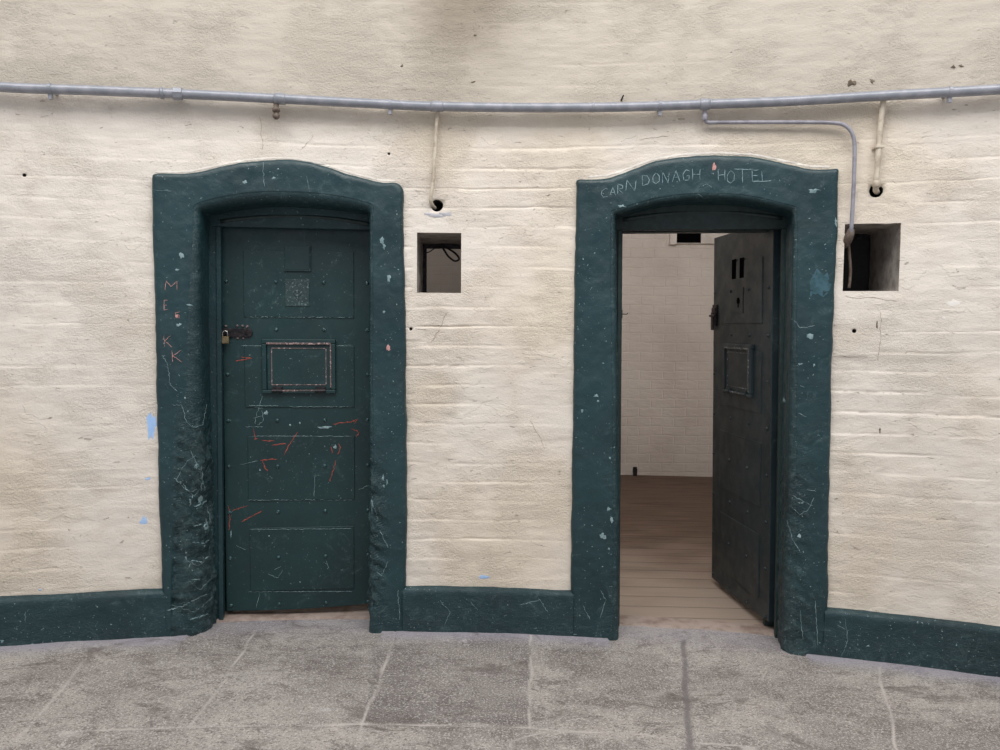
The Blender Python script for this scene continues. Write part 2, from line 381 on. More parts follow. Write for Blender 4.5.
# ---------------------------------------------------------------- door surrounds (painted render with rounded arrises)
def surround(name, outer, inner, rads, batter, label, seed):
    n = 9
    Oz = [wall_hit(*p, .02) for p in outer]; Iz = [wall_hit(*p, .03) for p in inner]
    O = catmull(Oz, n); I = catmull(Iz, n); Rr = catmull([(r,) for r in rads], n)
    # resample along the mean length so the mesh is even
    acc = [0.0]
    for a, b, c, d in zip(O, O[1:], I, I[1:]): acc.append(acc[-1] + .5 * (math.dist(a, b) + math.dist(c, d)))
    N = int(acc[-1] / .008); rows = []; k = 0
    for q in range(N + 1):
        t = acc[-1] * q / N
        while k < len(acc) - 2 and acc[k + 1] < t: k += 1
        u = (t - acc[k]) / max(1e-9, acc[k + 1] - acc[k])
        rows.append([tuple(x + (y - x) * u for x, y in zip(A[k], A[k + 1])) for A in (O, I, Rr)])
    V = []; wear = []; M_ = 0
    for (o, i, r) in rows:
        r = r[0]; L = math.dist(o, i); e = ((i[0] - o[0]) / L, (i[1] - o[1]) / L)
        prof = [(-.002, -.035), (-.001, .0), (.001, .014), (.006, .023), (.016, .029)]
        fl = 14; a0 = .03; a1 = L - r
        prof += [(a0 + (a1 - a0) * h / fl, .030) for h in range(fl + 1)]
        prof += [(L - r + r * math.sin(p), .03 - r * (1 - math.cos(p))) for p in [PI / 2 * h / 10 for h in range(1, 11)]]
        rv = 12; s0 = .03 - r
        prof += [(L, s0 + (-.21 - s0) * h / rv) for h in range(1, rv + 1)]
        M_ = len(prof)
        for idx, (a, off) in enumerate(prof):
            s = o[0] + e[0] * a; z = o[1] + e[1] * a
            bt = batter(s, z, idx)
            w = .004 * fr(s * 5 + seed, z * 5, off * 5) + .0015 * fr(s * 30, z * 30, off * 30 + seed)
            st = nz(s * 7 + seed, z * 17 + s * 14, off * 7) + .6 * nz(s * 22, z * 34, off * 20 + seed)
            rg = 1 - 2.2 * abs(nz(s * 7 + seed, z * 13 + s * 9 - off * 12, off * 6)); r2 = 1 - 2.2 * abs(nz(s * 17, z * 27 + s * 16, off * 15 + seed))
            w += bt * (.013 * rg + .008 * r2 + .006 * st + .004 * nz(s * 60, z * 80, off * 60) - .014)
            ed = .004 * fr(z * 9, s * 9, seed) if idx < 6 else 0
            corner = 5 + fl < idx <= 5 + fl + 11
            if idx > 5 + fl + 10: V.append(W(s - e[0] * w * .8, z - e[1] * w * .8, off))
            elif corner:
                c_ = .7; V.append(W(s + e[0] * w * c_, z + e[1] * w * c_, off + w * c_))
            else: V.append(W(s + e[0] * ed, z + e[1] * ed, off + w))
            wear.append(min(1.0, max(0, bt * (.25 + 1.5 * max(0, r2 - .35) + .8 * max(0, rg - .5)) + .5 * (1 - sstep(.0, .35, z)) + (.3 if corner else 0))))
    F = [(q * M_ + j, (q + 1) * M_ + j, (q + 1) * M_ + j + 1, q * M_ + j + 1) for q in range(N) for j in range(M_ - 1)]
    ob = link_mesh(name, V, F, m_surround)
    at = ob.data.attributes.new('wear', 'FLOAT', 'POINT'); at.data.foreach_set('value', wear)
    tag(ob, label, 'door surround', kind='structure'); return ob
outA = [(163,655),(162,600),(158,480),(155,330),(152.5,230),(151.5,192),(151.5,178),(155,173.5),(172,173.5),(190,173),(213,168),(246,161.5),(274,159.5),(297,160),(325,166),(353,175),(381,182),(395,182.5),(401,187),(403,196),(403,224),(405,300),(406,400),(406.5,500),(405.5,586),(405,650)]
innA = [(207,655),(206.5,600),(203,480),(200,330),(199.5,245),(200,228),(200,216),(201,211),(207,209),(219,207),(234,204.5),(254,202.5),(276,201.5),(297,202),(319,203.5),(340,206),(358,208.5),(366,210),(369,213),(369,220),(369,240),(369,300),(369,400),(369,500),(369,590),(369,655)]
rdA = [.155,.15,.10,.06,.04,.04,.04,.04,.045,.05,.05,.05,.05,.05,.05,.05,.045,.04,.03,.022,.02,.02,.02,.025,.02,.02]
outB = [(571,650),(571,594),(572,500),(573,430),(574.5,300),(576,215),(576.3,188),(577,179.5),(588,179),(605,178),(620,174),(650,162.5),(680,157),(716,155),(752,156.5),(782,162.5),(809,168.5),(830,169),(838,169),(838.5,178),(838,224),(835,290),(832.5,360),(831,430),(829,520),(828,608),(827,680)]
innB = [(619,650),(619,594),(619,500),(618.5,430),(617,300),(616,235),(615.5,220),(615.5,215),(620,213),(630,210),(642,206.5),(662,202),(686,199),(710,198.2),(734,199),(757,202),(776,206.5),(790,210),(793,212),(793.5,220),(793,240),(792,290),(790.5,360),(789,430),(787,520),(784,608),(783,680)]
rdB = [.03]*6+[.028]*2+[.025]*10+[.022,.022,.022,.022,.03,.035,.045,.06,.07]
zmid = lambda py: wall_hit(200, py)[1]
def batA(s, z, i):
    left = s < wall_hit(300, 300)[0]; inner = sstep(10, 19, i)
    if left: return inner * sstep(zmid(400), zmid(470), z) * 1.0 + .18 * inner * sstep(zmid(300), zmid(400), z)
    return sstep(9, 19, i) * (.9 * sstep(zmid(440), zmid(520), z) * sstep(.02, .2, z) + .2 * sstep(zmid(400), zmid(440), z))
def batB(s, z, i):
    if s > wall_hit(700, 300)[0]: return .38 * sstep(9, 18, i) * sstep(zmid(400), zmid(480), z) + .1 * sstep(zmid(300), zmid(400), z)
    return .18 * sstep(12, 19, i) * sstep(zmid(380), zmid(470), z)
trim1 = surround('trim_1', outA, innA, rdA, batA, 'battered dark teal arched surround framing the closed door', 1.3)
trim2 = surround('trim_2', outB, innB, rdB, batB, 'dark teal arched surround with scratched lettering framing the open doorway', 8.7)

# ---------------------------------------------------------------- painted plinth band
def plinth(name, sa, sb, label, seed):
    V = []; wear = []; N = max(2, int((sb - sa) / .02)); M_ = 0
    for q in range(N + 1):
        s = sa + (sb - sa) * q / N; x = W(s, 0).x; zt = BAND + zf(x) + .004 * fr(s * 3, seed) ; zb = zf(x) - .05
        prof = [(zt + .012, -.03), (zt + .008, .004), (zt + .004, .016), (zt - .003, .025), (zt - .014, .030)]
        prof += [(zt - .014 + (zb - zt + .014) * h / 18, .030) for h in range(1, 19)]; M_ = len(prof)
        for idx, (z, off) in enumerate(prof):
            w = (.005 * fr(s * 4 + seed, z * 6, 2) + .0018 * fr(s * 28, z * 28, seed)) * (1 if idx > 1 else 0)
            V.append(W(s, z, off + w)); wear.append(.35 + .35 * (1 - sstep(0, .2, z)) + .3 * nz(s * 2, z * 3, 4))
    F = [(q * M_ + j, q * M_ + j + 1, (q + 1) * M_ + j + 1, (q + 1) * M_ + j) for q in range(N) for j in range(M_ - 1)]
    o = link_mesh(name, V, F, m_surround); at = o.data.attributes.new('wear', 'FLOAT', 'POINT'); at.data.foreach_set('value', wear)
    tag(o, label, 'baseboard', kind='structure'); return o
bl = plinth('baseboard_left', -3.7, wall_hit(163, 610, .03)[0] + .012, 'dark teal painted band along the wall foot left of the closed door', 2)
bc = plinth('baseboard_center', wall_hit(405, 610, .03)[0] - .012, wall_hit(571, 610, .03)[0] + .012, 'dark teal painted band along the wall foot between the two doorways', 4)
br = plinth('baseboard_right', wall_hit(827, 630, .03)[0] - .012, 3.6, 'dark teal painted band along the wall foot right of the open doorway', 6)

# ---------------------------------------------------------------- door frames (timber) in the reveals
def frame(name, zlo, zhi, ztop, Lo, Li, Ri, Ro, label, stop=.03, bead=None):
    # Lo, Li, Ri, Ro = ((s at foot), (s at head)) of the outer and inner edges of both posts
    def blk(mb, f0, f1, z0, z1, o0, o1):
        at = lambda f, z: f[0] + (f[1] - f[0]) * (z - zlo) / (zhi - zlo)
        ps = [W(at(f, z), z, o) for o in (o0, o1) for f, z in ((f0, z0), (f1, z0), (f1, z1), (f0, z1))]
        mb.add(ps, [(0, 1, 2, 3), (7, 6, 5, 4), (0, 4, 5, 1), (1, 5, 6, 2), (2, 6, 7, 3), (3, 7, 4, 0)])
    sh_ = lambda f, d: (f[0] + d, f[1] + d)
    a = MB(); blk(a, Lo, Li, zlo, zhi + .02, -.165, -.198); blk(a, Ri, Ro, zlo, zhi + .02, -.165, -.198); blk(a, Lo, Ro, zhi, ztop + .1, -.165, -.198)
    o = a.build(name, m_dark if bead else m_surround, bevel=.004); tag(o, label, 'door frame', kind='structure')
    c = MB(); blk(c, Lo, sh_(Li, stop), zlo, zhi + .06, -.262, -.32); blk(c, sh_(Ri, -.03), Ro, zlo, zhi + .06, -.285, -.34); blk(c, Lo, Ro, zhi - .0, ztop + .1, -.262, -.32)
    c.build('door_stop', m_dark, o, bevel=.003)
    b = MB(); pts = []
    for q in range(25):
        t = q / 24; s = Li[1] + (Ri[1] - Li[1]) * t; z = ztop - .045 + .035 * (1 - (2 * t - 1) ** 2); pts.append(W(s, z, -.160))
    b.tube(pts, .011, 8); b.build('arch_bead', m_dark, o, smooth=True)
    c = MB(); blk(c, sh_(Li, -.022), Li, zlo, zhi, -.156, -.17); blk(c, Ri, sh_(Ri, .03), zlo, zhi, -.156, -.17)
    c.build('frame_bead', bead or m_surround, o, bevel=.003)
    return o
def sw(px, py): return wall_hit(px, py, -.165)[0]
sA = wall_hit(199, 400, .03)[0]; sA2 = wall_hit(369, 400, .03)[0]
sB = wall_hit(618, 400, .03)[0]; sB2 = wall_hit(789, 400, .03)[0]
zhA = wall_hit(290, 228.5, -.165)[1]; zhB = wall_hit(700, 230, -.165)[1]
frA = frame('trim_3', zf(-1) - .02, zhA, wall_hit(285, 214, -.165)[1], (sA - .06,) * 2, (sw(223.5, 615), sw(221, 230)), (sA2 - .004,) * 2, (sA2 + .08,) * 2, 'dark green timber frame behind the closed door surround')
frB = frame('trim_4', zf(1.) - .03, zhB, wall_hit(705, 210, -.165)[1], (sB - .08,) * 2, (sw(619.5, 625), sw(622.5, 232)), (sw(775, 630), sw(781.5, 232)), (sB2 + .10,) * 2, 'dark timber frame inside the open doorway', -.004, m_dark)

# ---------------------------------------------------------------- door leaves
MPP = .00500
LW = .745
def lz(py): d = 610.5 - py; return d - 4.8 * (d / 360) * abs(d / 360)
def leaf(name, Hh, m, slots, label):
    root = bpy.data.objects.new(name, None); C.objects.link(root); tag(root, label, 'door', kind='structure')
    X = lambda px: (px - 225) * MPP * 1.0
    Z = lambda py: lz(py) / 382.5 * Hh
    # slab, local: x from the free edge to the hinge, y 0 = outer face, +y inwards
    nx, nzv = 20, 2
    a = MB(); pts = []
    sag = lambda x: (-.006 - .010 * math.sin(PI * x / LW) + .018 * x / LW)
    n = 16; top = Hh + .02
    V = []; F = []
    for y in (0, .05):
        for i in range(n + 1): V.append(Vector((LW * i / n, y, sag(LW * i / n))))
        for i in range(n + 1): V.append(Vector((LW * i / n, y, top)))
    k = 2 * (n + 1)
    for i in range(n):
        F += [(i, i + 1, n + 2 + i, n + 1 + i), (k + n + 1 + i, k + n + 2 + i, k + i + 1, k + i), (k + i, k + i + 1, i + 1, i), (n + 1 + i, n + 2 + i, k + n + 2 + i, k + n + 1 + i)]
    F += [(0, n + 1, k + n + 1, k), (k + n, k + 2 * n + 1, 2 * n + 1, n)]
    link_mesh('door_panel', V, F, m, root, smooth=False, bevel=.003)
    for (x0, x1, y0, y1) in ((246, 353, 251, 317), (246, 353, 345.5, 407), (248, 353, 436, 500.5), (249, 352, 528, 592)):
        MB().box(X(x0), X(x1), -.005, .002, Z(y1), Z(y0)).build('raised_panel', m, root, bevel=.0025)
    for py in (282, 329, 374, 420, 466, 512, 558, 606):
        for px in (229.5, 277, 323.5, 366):
            if px < 235 and py == 329: continue
            if 345 < py < 390 and 260 < px < 336: continue
            y = -.005 if (246 < px < 353 and any(a_ < py < b_ for a_, b_ in ((251, 317), (345, 407), (436, 500), (528, 592)))) else 0
            MB().lathe((X(px), y, Z(py)), (0, -1, 0), [(-.001, .009), (.002, .0095), (.006, .0075), (.008, .003)], 12).build('stud', m_stud if not slots else m, root, smooth=True)
    # food hatch: raised frame, inner flap, hinges
    h = bpy.data.objects.new('hatch', None); C.objects.link(h); h.parent = root
    fr_ = MB(); x0, x1, z0, z1 = X(263), X(335), Z(393), Z(338.5); t = .024
    fr_.box(x0, x1, -.022, .0, z1 - t, z1).box(x0, x1, -.022, .0, z0, z0 + t * .8).box(x0, x0 + t, -.0215, .0, z0 + t * .8, z1 - t).box(x1 - t, x1, -.0215, .0, z0 + t * .8, z1 - t)
    fr_.build('hatch_frame', m, h, bevel=.005)
    MB().box(x0 + t, x1 - t, -.012, 0, z0 + t * .8, z1 - t).build('hatch_flap', m, h, bevel=.004)
    g = MB(); e = .010; u0, u1, v0, v1 = x0 + t + .022, x1 - t - .022, z0 + t + .018, z1 - t - .02
    for q in ((u0, u1, v1 - .004, v1), (u0, u1, v0, v0 + .004), (u0, u0 + .004, v0, v1), (u1 - .004, u1, v0, v1)): g.box(q[0], q[1], -.0145, -.012, q[2], q[3])
    g.build('flap_bead', m_worn if not slots else m_worn3, h)
    MB().box(x0 + t, x1 - t, -.0235, -.021, z1 - t - .003, z1 - t + .006).box(x0 + .05, x1 - .05, -.025, -.020, z0 + .012, z0 + .020).box(x1 - t - .004, x1 - t + .003, -.0235, -.02, z0 + .03, z1 - t)  .build('worn_edge', m_worn if not slots else m_worn3, h, bevel=.001)['label'] = 'edge worn to pink undercoat'
    for hx in (278, 320):
        b = MB(); b.lathe((X(hx) - .026, -.026, z0 + .014), (1, 0, 0), [(0, .0085), (.052, .0085)], 12).box(X(hx) - .024, X(hx) + .024, -.024, -.012, z0 + .014, z0 + .034)
        b.build('hatch_hinge', m_iron if not slots else m, h, bevel=.001)
    # observation cover and spy plate
    if not slots:
        q = MB(); x0, x1, z0, z1 = X(286), X(310), Z(270), Z(246.5)
        q.box(x0, x1, -.009, -.004, z0, z1); q.build('spyhole_cover', m, root, bevel=.002)
        q = MB(); q.box(x0 - .004, x1 + .006, -.014, -.004, z0 - .006, z0); q.box(x1, x1 + .006, -.014, -.004, z0, z1 + .004); q.build('cover_rail', m, root, bevel=.002)
    else:
        for a_ in (0, 1):
            xc = .275 + .10 * a_; q = MB()
            q.box(xc, xc + .046, -.0075, -.0048, Z(269), Z(248)); o = q.build('slot', m_void, root); o['label'] = 'dark vertical observation slot'
        q = MB()
        q.box(X(278), X(304), -.0065, -.004, Z(283), Z(282)); q.build('cover_rail', m, root, bevel=.001)
    q = MB(); q.box(X(286), X(309.5), -.0085, -.004, Z(306), Z(279)); q.build('spy_plate', m if slots else m_worn2, root, bevel=.0015)
    q = MB(); q.lathe((X(298), -.0085, Z(293)), (0, -1, 0), [(-.001, .019), (.002, .019), (.003, .015), (.001, .006)], 7)
    q.box(X(298) - .004, X(298) + .004, -.011, -.008, Z(300), Z(290)); q.build('spyhole', m_worn2 if not slots else m_void, root, bevel=.001)
    return root
m_worn = mat_green('rubbed_door_edge', srgb(120, 98, 96), srgb(60, 66, 66), chips=.55, chipcol=srgb(190, 160, 158))
m_stud = mat_green('stud_highlight_paint', srgb(48, 78, 82), srgb(34, 60, 64), chips=.60, rough=.3)  # chipped stud paint, made paler to stand for bright highlights
m_void = Mat('unlit_void', 1, 0, 0).base(srgb(9, 9, 10)).m
m_worn3 = mat_green('rubbed_grey_edge', srgb(70, 76, 76), srgb(48, 54, 54), chips=.56, chipcol=srgb(170, 172, 172))
m_worn2 = mat_green('rubbed_plate', srgb(42, 62, 64), srgb(36, 52, 55), chips=.58, chipcol=srgb(110, 126, 128), bump=.004)
# closed leaf
def hang(root, p, ang, tilt=0.0):      # p = hinge-side bottom corner, ang = direction of the leaf from hinge to free edge
    d = Vector((math.cos(ang), math.sin(ang), 0)); x = -d; z = Vector((tilt, 0, 1)).normalized(); y = z.cross(x).normalized(); x = y.cross(z)
    root.matrix_world = Matrix(((x.x, y.x, z.x, p.x + d.x * LW), (x.y, y.y, z.y, p.y + d.y * LW), (x.z, y.z, z.z, p.z), (0, 0, 0, 1)))
OFFL = -.205
def plane_pt(px, py, off): s, z = wall_hit(px, py, off); return W(s, z, off)
pl = plane_pt(226.5, 610, OFFL); prr = plane_pt(368, 608, OFFL)
angA = math.atan2(pl.y - prr.y, pl.x - prr.x)
dA = (pl - prr); dA.z = 0; dA.normalize()
hA = pl - dA * LW; hA.z = pl.z
HA = plane_pt(300, 228.5, OFFL).z - plane_pt(300, 611, OFFL).z
door1 = leaf('door_1', HA + .01, m_leaf, False, 'closed dark green studded cell door with a central food hatch and padlock')
hang(door1, hA, angA)
hB = plane_pt(768.5, 627, -.215)
HB = plane_pt(769, 230, -.215).z - hB.z
door2 = leaf('door_2', HB + .012, m_leaf2, True, 'dark grey studded cell door standing open into the right-hand cell')
# opening angle that brings the free edge to where the photograph shows it
best = None
for q in range(900, 1250):
    a = math.radians(180 - (q / 10 - 0)); a = math.radians(q / 10)
    f_ = hB + Vector((math.cos(a), math.sin(a), 0)) * LW; v = f_ - Vector((0, 0, EYE))
    px = 500 + FPX * v.dot(RX) / v.dot(_f)
    if best is None or abs(px - 711.5) < best[0]: best = (abs(px - 711.5), a)
angB = best[1]; hang(door2, hB + Vector((0, 0, .012)), angB, -.018)
bpy.context.view_layer.update()

# ---------------------------------------------------------------- hasp (part of the closed door) and padlock (a thing)
def LD(root, px, py, y=0.0, H_=None):      # point on the closed leaf from photo pixels
    return root.matrix_world @ Vector(((px - 225) * MPP, y, (610.5 - py) / 382.5 * H_))
hz = MB(); HAx = HA + .01
hx = lambda px: (px - 225) * MPP; hzf = lambda py: lz(py) / 382.5 * HAx
hz.box(hx(223.5), hx(250), -.010, .001, hzf(337), hzf(328.5))
hz.lathe((hx(250), .001, hzf(332.7)), (0, -1, 0), [(0, .021), (.011, .021)], 20)
hz.box(hx(221.5), hx(231), -.016, -.009, hzf(335.5), hzf(330))
hz.build('hasp', m_iron, door1, bevel=.002)
for px, py in ((228.5, 326.3), (239.2, 326), (244.5, 326), (249, 326.5), (239.5, 338), (245, 338)):
    MB().lathe((hx(px), 0, hzf(py)), (0, -1, 0), [(0, .007), (.004, .007), (.007, .003)], 10).build('hasp_rivet', m_worn, door1, smooth=True)
st = MB(); st.tube([(hx(229), -.008, hzf(331.5)), (hx(229), -.022, hzf(332)), (hx(229), -.026, hzf(333)), (hx(229), -.022, hzf(334)), (hx(229), -.008, hzf(334.5))], .0032, 8); st.build('staple', m_iron, door1, smooth=True)
# the right leaf's bolt housing at its free edge
bz = MB(); HBx = HB + .012; hzb = lambda py: (610.5 - py + 13) / 382.5 * HBx
bz.box(.0, .058, -.014, .0, hzb(335), hzb(315)).box(.006, .040, -.020, -.012, hzb(340), hzb(320)).box(.0, .064, -.008, .0, hzb(321), hzb(311.5))
bz.build('bolt_housing', m_iron, door2, bevel=.004)
bt = MB(); bt.lathe((-.004, -.020, hzb(324)), (1, 0, 0), [(0, .007), (.075, .007)], 12); bt.build('bolt', m_iron, door2, bevel=.001)
pad = bpy.data.objects.new('padlock', None); C.objects.link(pad)
pad.matrix_world = Matrix.Translation(door1.matrix_world @ Vector((hx(229), -.030, hzf(343.5)))) @ door1.matrix_world.to_3x3().to_4x4()
tag(pad, 'small brass padlock hanging from the hasp of the closed door', 'padlock')
MB().box(-.019, .019, -.008, .008, 0, .036).build('lock_body', m_brass, pad, bevel=.003)['label'] = 'brass lock body'
sh = MB(); sh.tube([(-.012, 0, .030)] + [(-.012 * math.cos(PI * q / 8), 0, .050 + .013 * math.sin(PI * q / 8)) for q in range(9)] + [(.012, 0, .030)], .0032, 8)
sh.build('shackle', m_steel, pad, smooth=True)['label'] = 'bright steel shackle'

# ---------------------------------------------------------------- cells behind the wall
yb = floor_hit(660, 476).y
def slabbox(name, x0, x1, y0, y1, z0, z1, m, label, cat, bev=None):
    o = MB().box(x0, x1, y0, y1, z0, z1).build(name, m, bevel=bev); tag(o, label, cat, kind='structure'); return o
CE = 3.3
slabbox('wall_back', -2.5, 3.4, yb, yb + .15, -.1, CE, m_cell, 'whitewashed brick wall at the back of the open cell', 'wall')
slabbox('wall_left', -2.5, -2.35, 3.44, yb, -.1, CE, m_cell, 'whitewashed side wall of the cell behind the closed door', 'wall')
slabbox('wall_partition', -.13, .05, 3.72, yb, -.1, CE, m_cell, 'whitewashed partition wall between the two cells', 'wall')
slabbox('wall_right', 2.6, 2.75, 3.22, yb, -.1, CE, m_cell, 'whitewashed right side wall of the open cell', 'wall')
def cell_ceiling():
    m = MB(); N = 24; arc = [W(-2.45 + 5.4 * q / N, 0, -.03) for q in range(N + 1)]; vs = []
    for z in (CE, CE + .1): vs += [Vector((p.x, p.y, z)) for p in arc] + [Vector((p.x, yb + .15, z)) for p in arc]
    k = 2 * (N + 1); fs = []
    for q in range(N): fs += [(q, q + N + 1, q + N + 2, q + 1), (k + q + 1, k + q + N + 2, k + q + N + 1, k + q), (q, q + 1, k + q + 1, k + q), (N + 1 + q, k + N + 1 + q, k + N + 2 + q, N + 2 + q)]
    fs += [(0, k, k + N + 1, N + 1), (N, 2 * N + 1, k + 2 * N + 1, k + N)]
    m.add(vs, fs); tag(m.build('ceiling', m_cell), 'pale ceiling over the cells', 'ceiling', kind='structure')
cell_ceiling()
# inner leaf of the front wall, seen only from within the cells: keeps the doorway reveals solid
def inner_jamb(name, s0, s1, z0, z1, o0, o1, label, m=m_cell):
    a = MB(); ps = []
    N = 6
    for off in (o0, o1):
        for q in range(N + 1):
            s = s0 + (s1 - s0) * q / N; ps += [W(s, z0, off), W(s, z1, off)]
    k = 2 * (N + 1); fs = []
    for q in range(N):
        a0 = 2 * q; fs += [(a0, a0 + 2, a0 + 3, a0 + 1), (k + a0 + 1, k + a0 + 3, k + a0 + 2, k + a0), (a0 + 1, a0 + 3, k + a0 + 3, k + a0 + 1), (k + a0, k + a0 + 2, a0 + 2, a0)]
    fs += [(0, 1, k + 1, k), (k + 2 * N, k + 2 * N + 1, 2 * N + 1, 2 * N)]
    a.add(ps, fs); o = a.build(name, m); tag(o, label, 'wall', kind='structure'); return o
inner_jamb('wall_inner', sA2 + .10, NICHE[0][0] - .02, -.05, CE, -.05, -.38, 'inner face of the front wall between the closed door and its opening')
inner_jamb('wall_inner', sB2 + .12, NICHE[1][0] - .04, -.05, CE, -.05, -.38, 'inner face of the front wall between the open door and the conduit opening')
inner_jamb('wall_inner', wall_hit(500, 300)[0] + .15, sB - .08, -.05, CE, -.05, -.38, 'inner face of the front wall left of the open doorway')
# floorboards of the cells
def cell_floor():
    V = []; F = []; nx, ny = 60, 60
    y0 = 3.50
    for j in range(ny + 1):
        for i in range(nx + 1):
            x = -2.45 + 5.3 * i / nx; y = 3.3 + (yb + .05 - 3.3) * j / ny
            V.append(Vector((x, y, zf(x) + .004 - .09 * (1 - sstep(3.66, 3.80, y)))))
    F = [(j * (nx + 1) + i, j * (nx + 1) + i + 1, (j + 1) * (nx + 1) + i + 1, (j + 1) * (nx + 1) + i) for j in range(ny) for i in range(nx)]
    o = link_mesh('floor', V, F, m_wood); at = o.data.attributes.new('doorway_wear_and_light', 'FLOAT', 'POINT')  # boards paler near the doorway: wear plus painted-in hall light
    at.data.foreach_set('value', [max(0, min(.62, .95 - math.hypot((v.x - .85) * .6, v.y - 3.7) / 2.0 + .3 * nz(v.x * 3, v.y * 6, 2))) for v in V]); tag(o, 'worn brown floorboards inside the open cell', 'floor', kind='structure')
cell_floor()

# high vent and timber lining on the back wall of the open cell
def bp(px, py, y): d = ray(px, py); t = y / d.y; return Vector((t * d.x, y, EYE + t * d.z))
va = bp(676, 243, yb); vb = bp(700, 233, yb); fa = bp(668.5, 245, yb); fb = bp(745, 225, yb)
ve = bpy.data.objects.new('wall_vent', None); C.objects.link(ve); ve.location = (va.x, yb, va.z)
tag(ve, 'dark slot vent in a pale frame high on the back wall of the open cell', 'vent')
def vb_(name, m, x0, x1, y0, y1, z0, z1, bev=.004): o = MB().box(x0 - va.x, x1 - va.x, y0, y1, z0 - va.z, z1 - va.z).build(name, m, ve, bevel=bev); return o
m_pale = mat_plain('pale_painted_timber', srgb(222, 216, 208), srgb(206, 198, 190), .6, 0, 10)
vb_('backing_board', m_pale, fa.x + .06, fb.x - .02, -.035, -.005, va.z - .01, fb.z + .1)
vb_('frame_post', m_pale, fa.x, fa.x + .065, -.07, -.002, fa.z, fb.z + .1)
vb_('frame_post', m_pale, bp(731, 240, yb).x, bp(738, 240, yb).x, -.07, -.002, va.z - .03, fb.z + .1)
vb_('frame_rail', m_pale, fa.x, fb.x, -.065, -.004, vb.z, vb.z + .03)
vb_('vent_slot', m_void, va.x, vb.x, -.045, -.03, va.z, vb.z, .002)['label'] = 'dark recessed slot'
hk = MB(); p = plane_pt(622.5, 314, -.20); hk.tube([(p.x - .02, p.y, p.z), (p.x + .004, p.y, p.z), (p.x + .020, p.y - .004, p.z - .001), (p.x + .027, p.y - .006, p.z + .006)], .0025, 8)
hk.tube([(p.x - .004, p.y, p.z - .02), (p.x - .004, p.y, p.z + .02)], .004, 8)
tag(hk.build('wall_hook', m_black, smooth=True), 'small black hook on the left edge of the open doorway', 'hook')
pg = MB(); p = bp(634.5, 474, yb); pg.lathe((p.x, yb - .03, zf(p.x) + .0), (0, 0, 1), [(0, .022), (.09, .022), (.095, .016)], 10); pg.box(p.x - .02, p.x + .02, yb - .05, yb - .001, zf(p.x) + .03, zf(p.x) + .08)
tag(pg.build('floor_bracket', m_black, bevel=.002), 'small black bracket at the foot of the cell back wall', 'bracket')

# unseen lamps added under the ceilings to brighten the cells
def fill_lamp(x, label, power):
    y = 4.25; z = CE
    r = bpy.data.objects.new('added_cell_lamp', None); C.objects.link(r); r.location = (x, y, z); tag(r, label, 'lamp')
    MB().box(-.30, .30, -.06, .06, -.06, .004).build('added_lamp_housing', m_pale, r, bevel=.01)
    e = Mat('added_lamp_glow'); e.b.inputs['Emission Color'].default_value = (1, .97, .95, 1); e.b.inputs['Emission Strength'].default_value = 3
    MB().box(-.28, .28, -.05, .05, -.10, -.055).build('added_lamp_diffuser', e.m, r, bevel=.012)
    area('cell_fill_light', (x, y + .08, z - .16), (x, y + 4, 1.5), .5, .15, power, (1, .985, .975)); return r
fill_lamp(1.1, 'unseen white lamp added to brighten the open cell', 36)
fill_lamp(-1.2, 'unseen white lamp added to brighten the cell behind the closed door', 11)

